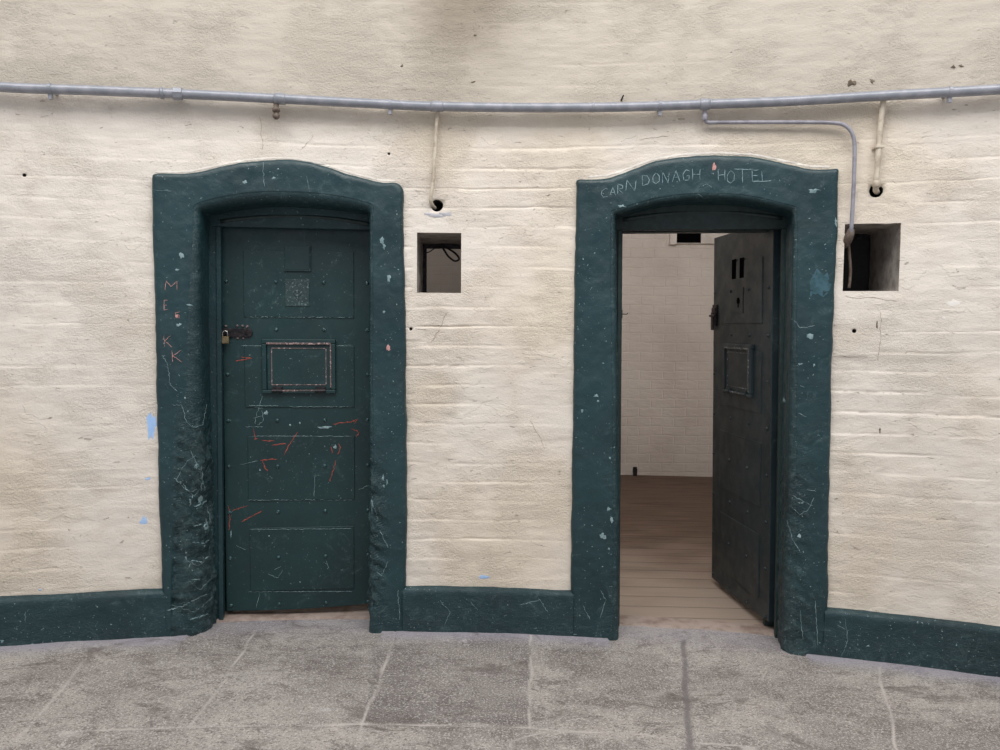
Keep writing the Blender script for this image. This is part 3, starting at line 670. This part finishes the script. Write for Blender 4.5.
# ---------------------------------------------------------------- flagstone floor
def build_floor():
    J = []      # joints: polyline in floor coords, half width, dark?
    def jl(pts, w, dark=False): J.append(([(p.x, p.y) for p in (floor_hit(*q) for q in pts)], w, dark))
    jl([(-200, 742), (0, 735), (180, 727), (360, 724), (500, 727), (650, 735), (700, 742), (900, 762), (1200, 800)], .0045)
    jl([(92, 650), (70, 680), (25, 732)], .005)
    jl([(255, 630), (225, 680), (190, 727)], .003)
    jl([(396, 632), (380, 680), (362, 722), (357, 760), (345, 830)], .006)
    jl([(532, 636), (530, 680), (528, 728)], .004)
    jl([(684, 640), (686, 690), (688, 742), (690, 790)], .012, True)
    jl([(878, 668), (888, 710), (903, 765), (925, 830)], .004)
    jl([(330, 724), (348, 740), (372, 765)], .003)
    jl([(500, 745), (545, 732), (560, 730)], .003)
    jl([(-150, 668), (-200, 735)], .004); jl([(1120, 700), (1180, 800)], .004)
    def dseg(p, a, b):
        ax, ay = a; bx, by = b; dx, dy = bx - ax, by - ay; t = ((p[0] - ax) * dx + (p[1] - ay) * dy) / (dx * dx + dy * dy + 1e-12); t = min(1, max(0, t))
        return math.hypot(p[0] - ax - t * dx, p[1] - ay - t * dy)
    bb = {id(p): (min(q[0] for q in p) - .05, max(q[0] for q in p) + .05, min(q[1] for q in p) - .05, max(q[1] for q in p) + .05) for p, _, _ in J}
    xs = []; x = -3.6
    while x < 3.6: xs.append(x); x += .009 if -2.5 < x < 2.5 else .06
    ys = []; y = -2.5
    while y < 4.05: ys.append(y); y += (.009 if y > 2.66 else .08)
    V = []; tone = []; joint = []; jd = []; fil = []
    # tone of single slabs
    dk = [floor_hit(*q) for q in ((372, 645), (532, 640), (527, 725), (365, 722))]
    for y in ys:
        for x in xs:
            wx, wy = x + .012 * nz(x * 6, y * 6, 1), y + .012 * nz(x * 6, y * 6, 8)
            h = 0; j1 = 0; j2 = 0
            if y > 2.5:
                for pts, w, dark in J:
                    if not (bb[id(pts)][0] < wx < bb[id(pts)][1] and bb[id(pts)][2] < wy < bb[id(pts)][3]): continue
                    d = min(dseg((wx, wy), a, b) for a, b in zip(pts, pts[1:])); 
                    k = 1 - sstep(w * .4, w * 1.2 + .003, d)
                    if k > 0:
                        h -= k * (.006 if dark else .003)
                        if dark: j2 = max(j2, k * (.8 + .2 * nz(x * 30, y * 30)))
                        else: j1 = max(j1, k * max(0, .6 + 1.0 * nz(x * 7, y * 7, 3)))
            p = (wx, wy)
            ins = all(((dk[(q + 1) % 4].x - dk[q].x) * (p[1] - dk[q].y) - (dk[(q + 1) % 4].y - dk[q].y) * (p[0] - dk[q].x)) < 0 for q in range(4))
            tone.append(.55 + .25 * nz(x * 5, y * 7, 2) if ins else max(0, .35 * nz(x * .9, y * 1.3, 6)))
            dw = RW - math.hypot(x - CX, y - CY)
            h += .004 * fr(x * 2, y * 2, 5)
            ds = min(abs(x + 1.02) , abs(x - .98))
            if ds > .45: 
                k = 1 - sstep(.02, .16 + .03 * nz(x * 3, 0, 2), dw); h += .012 * k ** 2
            else: k = .5 * (1 - sstep(-.1, .12, dw))
            fil.append(.95 * k * (.8 + .3 * nz(x * 8, y * 8, 4)) if k > 0 else 0)
            if dw < -.2: h -= .04 * (1 - sstep(-.30, -.20, dw))
            V.append(Vector((x, y, zf(x) + h))); joint.append(min(1, j1)); jd.append(min(1, max(0, j2)))
    nx = len(xs); F = [(j * nx + i, j * nx + i + 1, (j + 1) * nx + i + 1, (j + 1) * nx + i) for j in range(len(ys) - 1) for i in range(nx - 1)
        if RW - math.hypot(xs[i] - CX, ys[j] - CY) > -.35]
    o = link_mesh('floor', V, F, m_floor)
    for nm, dat in (('tone', tone), ('joint', joint), ('joint_dark', jd), ('fillet', fil)):
        at = o.data.attributes.new(nm, 'FLOAT', 'POINT'); at.data.foreach_set('value', [float(min(1, max(0, v))) for v in dat])
    tag(o, 'worn grey flagstone floor of the hall in front of the doors', 'floor', kind='structure')
build_floor()
# worn sills
def sill(name, s0, s1, o0, o1, m, label, dz, sag):
    V = []; n1, n2 = 40, 14
    for j in range(n2 + 1):
        for i in range(n1 + 1):
            t = i / n1; s = s0 + (s1 - s0) * t; off = o0 + (o1 - o0) * j / n2; x = W(s, 0).x
            z = zf(x) + dz * (1 - (2 * t - 1) ** 2 * -.0) - sag * math.sin(PI * t) + .0035 * fr(s * 6, off * 14, 3)
            z -= .03 * sstep(n2 - 4, n2, j)
            V.append(W(s, z, off))
    F = [(j * (n1 + 1) + i, j * (n1 + 1) + i + 1, (j + 1) * (n1 + 1) + i + 1, (j + 1) * (n1 + 1) + i) for j in range(n2) for i in range(n1)]
    o = link_mesh(name, V, F, m); tag(o, label, 'door sill', kind='structure')
m_sill = mat_plain('worn_timber_sill', srgb(158, 142, 132), srgb(126, 108, 98), .75, 0, 9, .004)
sill('trim_5', sA - .03, sA2 + .03, -.30, -.12, m_sill, 'worn timber sill under the closed door', .016, .006)
sill('trim_6', sB - .03, sB2 + .03, -.30, -.15, m_sill, 'worn timber sill at the open doorway', .010, .004)

# ---------------------------------------------------------------- pipes
def WP(px, py, off): s, z = wall_hit(px, py, off); return W(s, z, off)
main = [(-260, 66), (-120, 78), (0, 87), (90, 90.3), (178, 93.8), (280, 98.8), (400, 105), (434, 106.3), (520, 107.6), (620, 107), (705, 104.3), (792, 101.0), (881, 95.8), (1000, 89.4), (1090, 83), (1200, 74)]
mp = [WP(px, py, .062) for px, py in catmull(main, 6)]
def pipe_at(px): 
    for a, b in zip(main, main[1:]):
        if a[0] <= px <= b[0]: t = (px - a[0]) / (b[0] - a[0]); py = a[1] + t * (b[1] - a[1]); return WP(px, py, .062), (WP(b[0], b[1], .062) - WP(a[0], a[1], .062)).normalized()
pr = bpy.data.objects.new('wall_pipe', None); C.objects.link(pr); pr.location = mp[len(mp) // 2]
tag(pr, 'long grey pipe running along the wall above both doorways', 'pipe')
def PB(name, mb, m, parent, bevel=None, smooth=True):
    o = mb.build(name, m, parent, smooth=smooth, bevel=bevel); o.matrix_parent_inverse = Matrix.Translation(-parent.location); return o
PB('pipe_run', MB().tube(mp, .0215, 20), m_pipe, pr)
for px, w, r in ((162, .016, .0255), (178, .040, .0285), (593, .012, .0235), (280, .05, .0255), (705, .045, .0255), (437, .060, .0240)):
    c, t = pipe_at(px); PB('coupling', MB().lathe(c - t * w / 2, t, [(0, r - .003), (.002, r), (w - .002, r), (w, r - .003)], 8 if px == 178 else 18), m_pipe, pr, smooth=px != 178)
for px in (390, 50, 660, 950):
    c, t = pipe_at(px); n_ = (W(0, 0).normalized()); c2 = MB().lathe(c - t * .006, t, [(0, .0245), (.012, .0245)], 18)
    back = c + Vector((c.x - CX, c.y - CY, 0)).normalized() * .07
    c2.box(c.x - .006, c.x + .006, min(c.y, back.y), max(c.y, back.y), c.z - .012, c.z + .012).box(c.x - .007, c.x + .007, c.y - .006, c.y + .012, c.z - .044, c.z - .02)
    PB('pipe_clip', c2, m_pipe, pr, smooth=False)
c, t = pipe_at(276)
v = MB().lathe(c + Vector((0, 0, -.018)), (0, 0, -1), [(0, .012), (.022, .012), (.024, .017), (.040, .017), (.042, .011), (.052, .011), (.054, .016), (.066, .015), (.074, .008)], 12)
PB('drain_plug', v, m_rust, pr)['label'] = 'rusty brown drain plug hanging below the pipe'
# nail over the pipe
a = WP(622, 99, .03); tag(MB().tube([a + Vector((0, .02, 0)), a + Vector((.002, -.03, .008))], [.005, .003], 8).build('nail', m_black, smooth=True), 'bent dark nail sticking out just above the pipe', 'nail')

def conduit(label, pts, r, m, off, clips=(), fit=(), n=5):
    P3 = []
    for q in catmull(pts, n): P3.append(WP(q[0], q[1], q[2] if len(q) > 2 else off))
    o = bpy.data.objects.new('conduit', None); C.objects.link(o); o.location = P3[0]; tag(o, label, 'conduit')
    PB('conduit_run', MB().tube(P3, r, 12), m, o)
    for px, py, rr, h, oo in fit:
        c = WP(px, py, oo); PB('coupling', MB().lathe(c + Vector((0, 0, h / 2)), (0, 0, -1), [(0, rr - .002), (.002, rr), (h - .002, rr), (h, rr - .002)], 12), m, o)
    for px, py, oo in clips:
        c = WP(px, py, oo); PB('conduit_clip', MB().box(c.x - r - .006, c.x + r + .006, c.y - r - .002, c.y + .03, c.z - .006, c.z + .006), m, o, bevel=.002, smooth=False)
    return o
lav = conduit('thin lavender-grey conduit bending over the right doorway down into the right opening',
    [(705, 108, .055), (704.5, 114, .05), (704.5, 119, .045), (708, 122.3, .04), (718, 122.4, .036), (760, 122.2, .036), (810, 122.3, .036), (832, 122.8, .036), (843, 124.5, .036), (850.5, 130.5, .036), (854, 140, .036), (854.6, 155, .034), (853.5, 190, .030), (851.5, 226, .022), (850.8, 236, .006)],
    .0088, m_conduit, .036, fit=[(704.8, 117, .013, .03, .047)], n=6)
PB('conduit_end', MB().tube([WP(*q) for q in catmull([(850.6, 231, .012), (849.8, 236, .004), (848.6, 243, -.02), (849.5, 256, -.05), (850.5, 272, -.06), (849, 288, -.06)], 5)], .0065, 12), m_rust, lav)['label'] = 'grubby brown lower end'
c = WP(850, 234, .008); PB('elbow', MB().tube([c + Vector((.004, -.004, .022)), c + Vector((0, 0, .0)), c + Vector((-.004, .02, -.03)), c + Vector((-.006, .045, -.05))], [.013, .019, .021, .014], 12), m_rust, lav)['label'] = 'rusty brown elbow'
conduit('cream painted conduit dropping from the pipe into the hole above the left opening',
    [(438, 110, .045), (437, 118, .034), (435.5, 145, .028), (433, 180, .026), (431, 196, .022), (431, 202, .014), (433, 206, -.01), (435, 208, -.03)], .0085, m_ccream, 0)
conduit('cream painted conduit dropping from the pipe into the hole above the right opening',
    [(883.5, 100, .05), (882.5, 108, .036), (880, 130, .030), (877.8, 160, .030), (876, 184, .028), (875.8, 190, .014), (877, 192, -.02)], .0125, m_ccream, 0, clips=[(879, 147, .03)], fit=[(876.5, 184, .017, .028, .028)])
# black cables visible through the left opening
def cable(pts, r, label):
    P3 = [WP(q[0], q[1], q[2]) for q in catmull(pts, 5)]
    tag(MB().tube(P3, r, 8).build('cable', m_black, smooth=True), label, 'cable')
cable([(440, 244, -.38), (444, 250, -.39), (449, 257, -.40), (455, 261, -.40), (459, 259, -.40), (456, 254, -.40), (449, 249, -.40), (443, 246, -.39)], .0052, 'thick black cable looped at the top right of the left opening')
cable([(424, 253, -.38), (429, 252, -.40), (435, 248, -.40), (440, 245, -.38)], .003, 'thin black cable crossing the top left of the left opening')

# ---------------------------------------------------------------- marks on the surfaces (laid on the real surfaces)
def bvh_of(objs):
    V = []; F = []
    for o in objs:
        mw = o.matrix_world; n = len(V); V += [mw @ v.co for v in o.data.vertices]; F += [tuple(i + n for i in p.vertices) for p in o.data.polygons]
    return BVHTree.FromPolygons(V, F)
def strokes(name, tree, lines, w, m, parent, jit=.4, kind=None):
    mb = MB()
    for L in lines:
        pts = []
        for a, b in zip(L, L[1:]):
            n = max(2, int(math.dist(a, b) / 1.6))
            for q in range(n): pts.append((a[0] + (b[0] - a[0]) * q / n, a[1] + (b[1] - a[1]) * q / n))
        pts.append(L[-1]); H = []
        for p in pts:
            d = ray(p[0] + random.uniform(-jit, jit), p[1] + random.uniform(-jit, jit)).normalized()
            h = tree.ray_cast(Vector((0, 0, EYE)), d, 12)
            if h[0] is not None: nn = h[1] if h[1].dot(d) < 0 else -h[1]; H.append((h[0] + nn * .0008, nn))
        if len(H) < 2: continue
        vs = []
        for i, (c, nn) in enumerate(H):
            t = H[min(len(H) - 1, i + 1)][0] - H[max(0, i - 1)][0]
            if t.length < 1e-6: t = Vector((1, 0, 0))
            sd = t.normalized().cross(nn).normalized() * (w * random.uniform(.4, 1.1) * (.35 if i in (0, len(H) - 1) else 1) / 2)
            vs += [c + sd, c + nn * .0009, c - sd]
        fs = []
        for i in range(len(H) - 1): fs += [(3 * i, 3 * i + 1, 3 * i + 4, 3 * i + 3), (3 * i + 1, 3 * i + 2, 3 * i + 5, 3 * i + 4)]
        mb.add(vs, fs)
    o = mb.build(name, m, smooth=True); o.parent = parent; o.matrix_parent_inverse = parent.matrix_world.inverted()
    return o
def blobs(name, tree, items, m, parent, lift=.0012, jag=1.0):
    mb = MB()
    for (px, py, rx, ry) in items:
        d0 = ray(px, py).normalized(); h0 = tree.ray_cast(Vector((0, 0, EYE)), d0, 12)
        if h0[0] is None: continue
        sd = random.random() * 50; vs = []; n = 14
        def hit(ax, ay, l):
            d = ray(ax, ay).normalized(); h = tree.ray_cast(Vector((0, 0, EYE)), d, 12)
            if h[0] is None or (h[0] - h0[0]).length > .15: return None
            nn = h[1] if h[1].dot(d) < 0 else -h[1]; return h[0] + nn * l
        ring = []
        for f in (.55, 1.0):
            for j in range(n):
                a = 2 * PI * j / n; k = f * (.8 + jag * .75 * nz(math.cos(a) * 1.7 + sd, math.sin(a) * 1.7, sd) + .35 * nz(math.cos(a) * 5 + sd, math.sin(a) * 5, sd))
                q = hit(px + rx * k * math.cos(a), py + ry * k * math.sin(a), lift if f < 1 else .0003); ring.append(q)
        c = hit(px, py, lift)
        if any(q is None for q in ring) or c is None: continue
        fs = [(2 * n, j, (j + 1) % n) for j in range(n)] + [(j, n + j, n + (j + 1) % n, (j + 1) % n) for j in range(n)]
        mb.add(ring + [c], fs)
    o = mb.build(name, m, smooth=True); o.parent = parent; o.matrix_parent_inverse = parent.matrix_world.inverted(); return o
bpy.context.view_layer.update()
tr1, tr2, trw = bvh_of([trim1]), bvh_of([trim2]), bvh_of([wall])
lf1 = bvh_of([c_ for c_ in door1.children if c_.type == 'MESH' and c_.name.split('.')[0] in ('door_panel', 'raised_panel')])
lf2 = bvh_of([c_ for c_ in door2.children if c_.type == 'MESH' and c_.name.split('.')[0] in ('door_panel', 'raised_panel')])
trb = bvh_of([bl, bc, br])
GLY = {'C': [[(1, .1), (.6, 0), (.1, .3), (0, .7), (.3, 1), (1, .95)]], 'A': [[(0, 1), (.5, 0), (1, 1)], [(.2, .6), (.85, .6)]],
       'R': [[(0, 1), (.05, 0), (.8, .1), (.85, .4), (.1, .5), (1, 1)]], 'N': [[(0, 1), (.1, 0), (.85, 1), (1, 0)]], 'D': [[(.1, 0), (.1, 1), (.8, .85), (1, .45), (.7, .05), (0, 0)]],
       'O': [[(.5, 0), (.05, .35), (.1, .85), (.5, 1), (.95, .75), (.95, .25), (.5, 0)]], 'G': [[(1, .1), (.5, 0), (.05, .4), (.2, .95), (.9, .95), (.95, .55), (.55, .55)]],
       'H': [[(0, 0), (.05, 1)], [(1, 0), (.95, 1)], [(0, .5), (1, .48)]], 'T': [[(-.2, 0), (1.2, .02)], [(.5, 0), (.5, 1)]], 'E': [[(1, 0), (0, .05), (.05, 1), (1, .95)], [(0, .5), (.8, .5)]],
       'L': [[(0, 0), (.1, 1), (1, .9)]], 'M': [[(0, 1), (.1, 0), (.5, .6), (1, 0), (1, 1)]], 'K': [[(0, 0), (.05, 1)], [(.9, 0), (.1, .5), (1, 1)]], 'S': [[(1, 0), (.1, .1), (.1, .45), (.9, .55), (.9, .95), (0, 1)]]}
def glyph(ch, x0, y0, x1, y1, shear=0.0):
    return [[(x0 + (x1 - x0) * u + shear * (1 - v), y0 + (y1 - y0) * v) for u, v in L] for L in GLY[ch]]
zz = lambda x, y: (560 + .3 * x, 140 + .3 * y)
txt = []
for ch, x0, y0, x1, y1 in (('C', 138, 162, 160, 190), ('A', 166, 158, 186, 186), ('R', 192, 148, 212, 180), ('N', 220, 134, 254, 170), ('D', 272, 118, 298, 152), ('O', 308, 110, 332, 146),
                           ('N', 341, 108, 364, 144), ('A', 374, 102, 400, 140), ('G', 408, 100, 432, 136), ('H', 441, 96, 467, 134), ('H', 527, 98, 550, 136), ('O', 556, 102, 582, 144), ('T', 594, 98, 622, 144), ('E', 640, 100, 664, 138), ('L', 672, 104, 706, 138)):
    a, b = zz(x0, y0); c_, d_ = zz(x1, y1); txt += glyph(ch, a, b, c_, d_)
txt += [[zz(580, 97), zz(650, 98)], [zz(640, 140), zz(705, 136)]]
strokes('scratched_lettering', tr2, txt, .0034, m_letter, trim2, .22)['label'] = 'pale scratched capitals CARNDONAGH HOTEL'
strokes('scratch_marks', tr2, [[zz(470, 155), zz(490, 148), zz(508, 160)], [zz(100, 135), zz(140, 128)], [zz(460, 180), zz(480, 195), zz(500, 190)], [(798, 413), (806, 417)], [(806, 489), (816, 491)], [(800, 385), (804, 388)],
    [(790, 505), (800, 515), (808, 510), (814, 497)], [(792, 495), (806, 503), (813, 506)], [(794, 320), (800, 328), (815, 326)], [(787, 520), (793, 540), (800, 552)], [(600, 590), (606, 600), (600, 618)], [(583, 605), (590, 620)], [(800, 610), (803, 640)], [(815, 600), (818, 645)]], .0026, m_white, trim2, .5)['label'] = 'white scratches through the paint'
blobs('paint_chips', tr2, [(714, 166, 2.2, 4.5)], m_pink, trim2)['label'] = 'pink chip in the lintel paint'
blobs('paint_chips', tr2, [(814, 191, 5, 2.5), (811, 336, 5, 3), (603, 536, 4, 3), (609, 509, 2, 2.5), (612, 520, 1.8, 3.5), (596, 396, 2.6, 1.8), (598, 401, 1.5, 1.5), (582, 411, 1.6, 2), (609, 549, 1.3, 1.5), (622, 206, 4, 1.5), (784, 400, 1.5, 2.5), (814, 365, 1.5, 1.5), (800, 364, 3, 1.2), (799, 536, 2, 2), (610, 458, 1.2, 1.5), (836, 222, 1.5, 4), (833, 282, 2, 4)], m_white, trim2)['label'] = 'white chips in the paint'
blobs('faded_patch', tr2, [(820, 283, 15, 16)], mat_plain('faded_teal_paint', srgb(58, 92, 104), srgb(40, 74, 82), .5, 0, 25), trim2, .0006, .35)['label'] = 'faded blue-grey patch'
g1 = glyph('M', 165, 281, 177, 290) + glyph('E', 164, 300, 168, 310) + glyph('S', 175, 312, 180, 318) + glyph('K', 164, 335, 172, 347) + glyph('K', 172, 350, 182, 362)
strokes('scratched_lettering', tr1, g1, .0028, m_pink, trim1, .3)['label'] = 'pinkish scratched letters down the left jamb'
strokes('scratch_marks', tr1, [[(162, 355), (168, 365), (170, 385), (178, 392)], [(172, 405), (182, 405), (186, 420), (192, 428), (203, 425), (206, 405)], [(176, 480), (186, 490), (195, 496), (204, 484)], [(176, 480), (186, 462), (196, 455)],
    [(190, 450), (200, 470), (205, 490)], [(205, 500), (210, 518), (208, 530)], [(186, 560), (198, 566), (210, 556)], [(188, 580), (200, 590), (212, 578)], [(170, 605), (195, 612), (214, 596)], [(150, 190), (172, 191)], [(306, 175), (309, 190)], [(263, 160), (264, 186)],
    [(398, 590), (400, 620)], [(375, 570), (382, 576), (388, 562)], [(380, 530), (388, 548)], [(372, 500), (378, 520)]], .0024, m_white, trim1, .7)['label'] = 'white scratches through the paint'
q3 = lambda x, y: (140 + x / 3.755, 440 + y / 3.75)
strokes('scuff_marks', tr1, [[q3(205, 250), q3(235, 240), q3(252, 228)], [q3(228, 95), q3(234, 130), q3(230, 190)], [q3(195, 385), q3(240, 387), q3(262, 370)], [q3(190, 455), q3(230, 455), q3(258, 438)], [q3(190, 522), q3(225, 524), q3(250, 515)],
    [q3(190, 604), q3(225, 590), q3(250, 580)], [q3(190, 672), q3(225, 662), q3(255, 650)], [q3(130, 145), q3(165, 170), q3(190, 195), q3(215, 185)], [q3(185, 250), q3(190, 225), q3(200, 205)], [q3(200, 320), q3(230, 318)], [q3(183, 480), q3(190, 460)], [q3(100, 640), q3(150, 625), q3(190, 610)]], .0055, m_white, trim1, .9)['label'] = 'whitish scuffs where the render has broken'
blobs('paint_chips', tr1, [(181, 255, 2.5, 4), (179, 325, 2.5, 2), (382, 240, 3, 3.5), (384, 246, 2, 3), (389, 278, 2, 4), (245, 182, 3, 2), (274, 178, 2, 1.5), (278, 169, 1.5, 1), (206, 524, 3, 7), (200, 500, 3, 4), (190, 501, 1.5, 2), (196, 466, 2, 3), (383, 478, 1, 3), (387, 482, 1, 3), (384, 486, 1.5, 1.5), (372, 505, 1, 7), (186, 558, 1, 2), (190, 305, 3, 1), (177, 270, 2, 1.5), (185, 398, 1, 1), (384, 312, 2, 1.5), (226 - 40, 553, 1, 1.5)], m_white, trim1)['label'] = 'white chips in the paint'
blobs('paint_chips', tr1, [(388, 348, 2, 3), (177, 316, 2, 2.5)], m_pink, trim1)['label'] = 'pink chips in the paint'
# closed leaf
q2 = lambda x, y: (140 + .28 * x, 340 + .28 * y)
strokes('scratch_marks', lf1, [[q2(405, 315), q2(412, 355), q2(420, 350)], [q2(435, 358), q2(480, 362)], [q2(690, 300), q2(770, 290)], [q2(740, 295), q2(775, 285), q2(765, 300)], [q2(755, 315), q2(785, 330), q2(770, 348)], [q2(710, 370), q2(715, 385), q2(705, 410)],
    [q2(700, 430), q2(690, 465), q2(678, 505)], [q2(680, 380), q2(690, 400), q2(684, 405)], [q2(430, 430), q2(490, 425)], [q2(435, 430), q2(445, 455), q2(458, 470)], [q2(470, 375), q2(520, 370)], [q2(515, 410), q2(535, 370), q2(562, 330)],
    [q2(330, 610), q2(385, 590)], [q2(360, 650), q2(435, 610)], [q2(315, 590), q2(322, 640), q2(318, 680)], [q2(340, 75), q2(400, 65), q2(360, 60)], [q2(500, 40), q2(560, 60), q2(660, 100)], [q2(500, 105), q2(520, 95), q2(525, 110)]], .0048, m_red, door1, .5)['label'] = 'red scratches across the door'
strokes('chalk_and_edge_highlights', lf1, [[q2(410, 300), q2(418, 260), q2(430, 225), q2(436, 200)], [q2(405, 280), q2(440, 270)], [q2(408, 240), q2(440, 245)], [q2(420, 305), q2(440, 290), q2(436, 250)], [q2(390, 235), q2(495, 235)], [q2(535, 238), q2(755, 239)], [q2(410, 343), q2(755, 344)], [q2(385, 572), q2(760, 571)],
    [q2(390, 677), q2(755, 673)], [q2(358, 445), q2(420, 432)], [q2(625, 480), q2(622, 560)], [q2(360, 20), q2(440, 20)], [q2(700, 20), q2(760, 20)], [q2(780, 535), q2(820, 518)], [q2(378, 310), q2(440, 310)], [(246, 317), (353, 317.5)], [(248, 591.8), (352, 591.5)], [(256, 608), (260, 593)],
    [(274, 570), (281, 566)], [(268, 574), (278, 578), (283, 570)], [(326, 560), (329, 568)], [(236, 545), (246, 550)]], .0022, m_white, door1, .4)['label'] = 'pale scratches, scribbles and painted panel-edge highlights on the door'  # lines along the panel edges paint in highlights from overhead light
blobs('paint_chips', lf1, [(324, 427.5, 8, 1.6), (231, 534, 1.2, 5), (300, 423, 1, 1.2), (335, 447, 1.5, 2), (266, 413, 2, 2), (290, 425, 1, 1), (260, 470, 1, 1), (345, 500, 1, 1), (269, 536, 1, 1), (300, 582, 1, 1)], m_white, door1)['label'] = 'white chips in the door paint'
strokes('scratch_marks', lf2, [[(717, 431), (752, 441)], [(718, 535), (728, 543), (732, 545)], [(735, 580), (750, 595)]], .003, m_iron, door2, .3)['label'] = 'dark scratches'
strokes('scratch_marks', trb, [[(25, 611), (25.5, 622)], [(440, 600), (450, 612), (445, 625)], [(520, 605), (540, 600), (548, 612)], [(845, 618), (848, 640), (842, 655)], [(838, 625), (846, 630)], [(470, 602), (478, 610)]], .0024, m_white, bc, .6)['label'] = 'white scratches on the painted band'
blobs('paint_chips', trb, [(33, 645, 3, 1.8), (160, 638, 5, 1.6), (2, 641, 2, 2), (868, 646, 2, 1.2), (75, 642, 1.5, 1)], m_white, bl)['label'] = 'white chips at the foot of the band'
# wall marks
blobs('paint_spill', trw, [(151.5, 426, 4.2, 15), (148, 479, 3.5, 2.2), (144, 520, 4.5, 5), (484, 577, 6, 2.2), (40, 590, 2, 1.2)], m_blue, wall)['label'] = 'pale blue paint spilt on the cream wall'
blobs('cement_patch', trw, [(428, 214, 6, 2.5), (446, 214, 7, 2.8), (437, 215.5, 12, 2.2)], m_cement, wall, .002)['label'] = 'bluish grey cement around the hole'
blobs('rawl_plug', trw, [(402, 66, 1.8, 1.8), (852, 83, 5, 4.2), (872, 81, 3.5, 2.4), (953, 67, 4, 2.2), (961, 66, 3, 1.4), (473, 82, 3, 1), (475, 35, 2, 1), (877, 325, 1.2, 4), (880, 430, 1, 3)], m_hole, wall, .003)['label'] = 'dark plug hole or knock in the render'
blobs('paint_spill', trw, [(955, 303, 8, 4), (944, 318, 3, 2)], mat_plain('fresh_white_paint', srgb(240, 234, 226), srgb(232, 226, 218), .5), wall)['label'] = 'fresh white paint daub'
strokes('rim_highlight', trw, [[(p[0], p[1] - 2.2) for p in outB[8:18]], [(p[0], p[1] - 1.5) for p in outA[7:18]]], .012, mat_plain('cream_rim_and_highlight', srgb(236, 228, 218), srgb(226, 216, 204), .5), wall, .25)['label'] = 'cream paint rim with a painted highlight over the surrounds'  # pale rim paints in the highlight along the surrounds' top edges
cr = []
for (x, y, n_, dx, dy) in ((262, 150, 6, -1, -5), (300, 150, 5, 3, -3), (448, 312, 8, -2, 4), (880, 312, 6, 0, 8), (640, 140, 5, 6, -1), (845, 296, 10, 5, .5), (530, 420, 6, 2, 5)):
    L = [(x, y)]
    for q in range(n_): x += dx + random.uniform(-2, 2); y += dy + random.uniform(-1.5, 1.5); L.append((x, y))
    cr.append(L)
strokes('hairline_cracks', trw, cr, .0015, mat_plain('crack_dirt', srgb(150, 132, 112), srgb(120, 104, 88), .9), wall, .3)
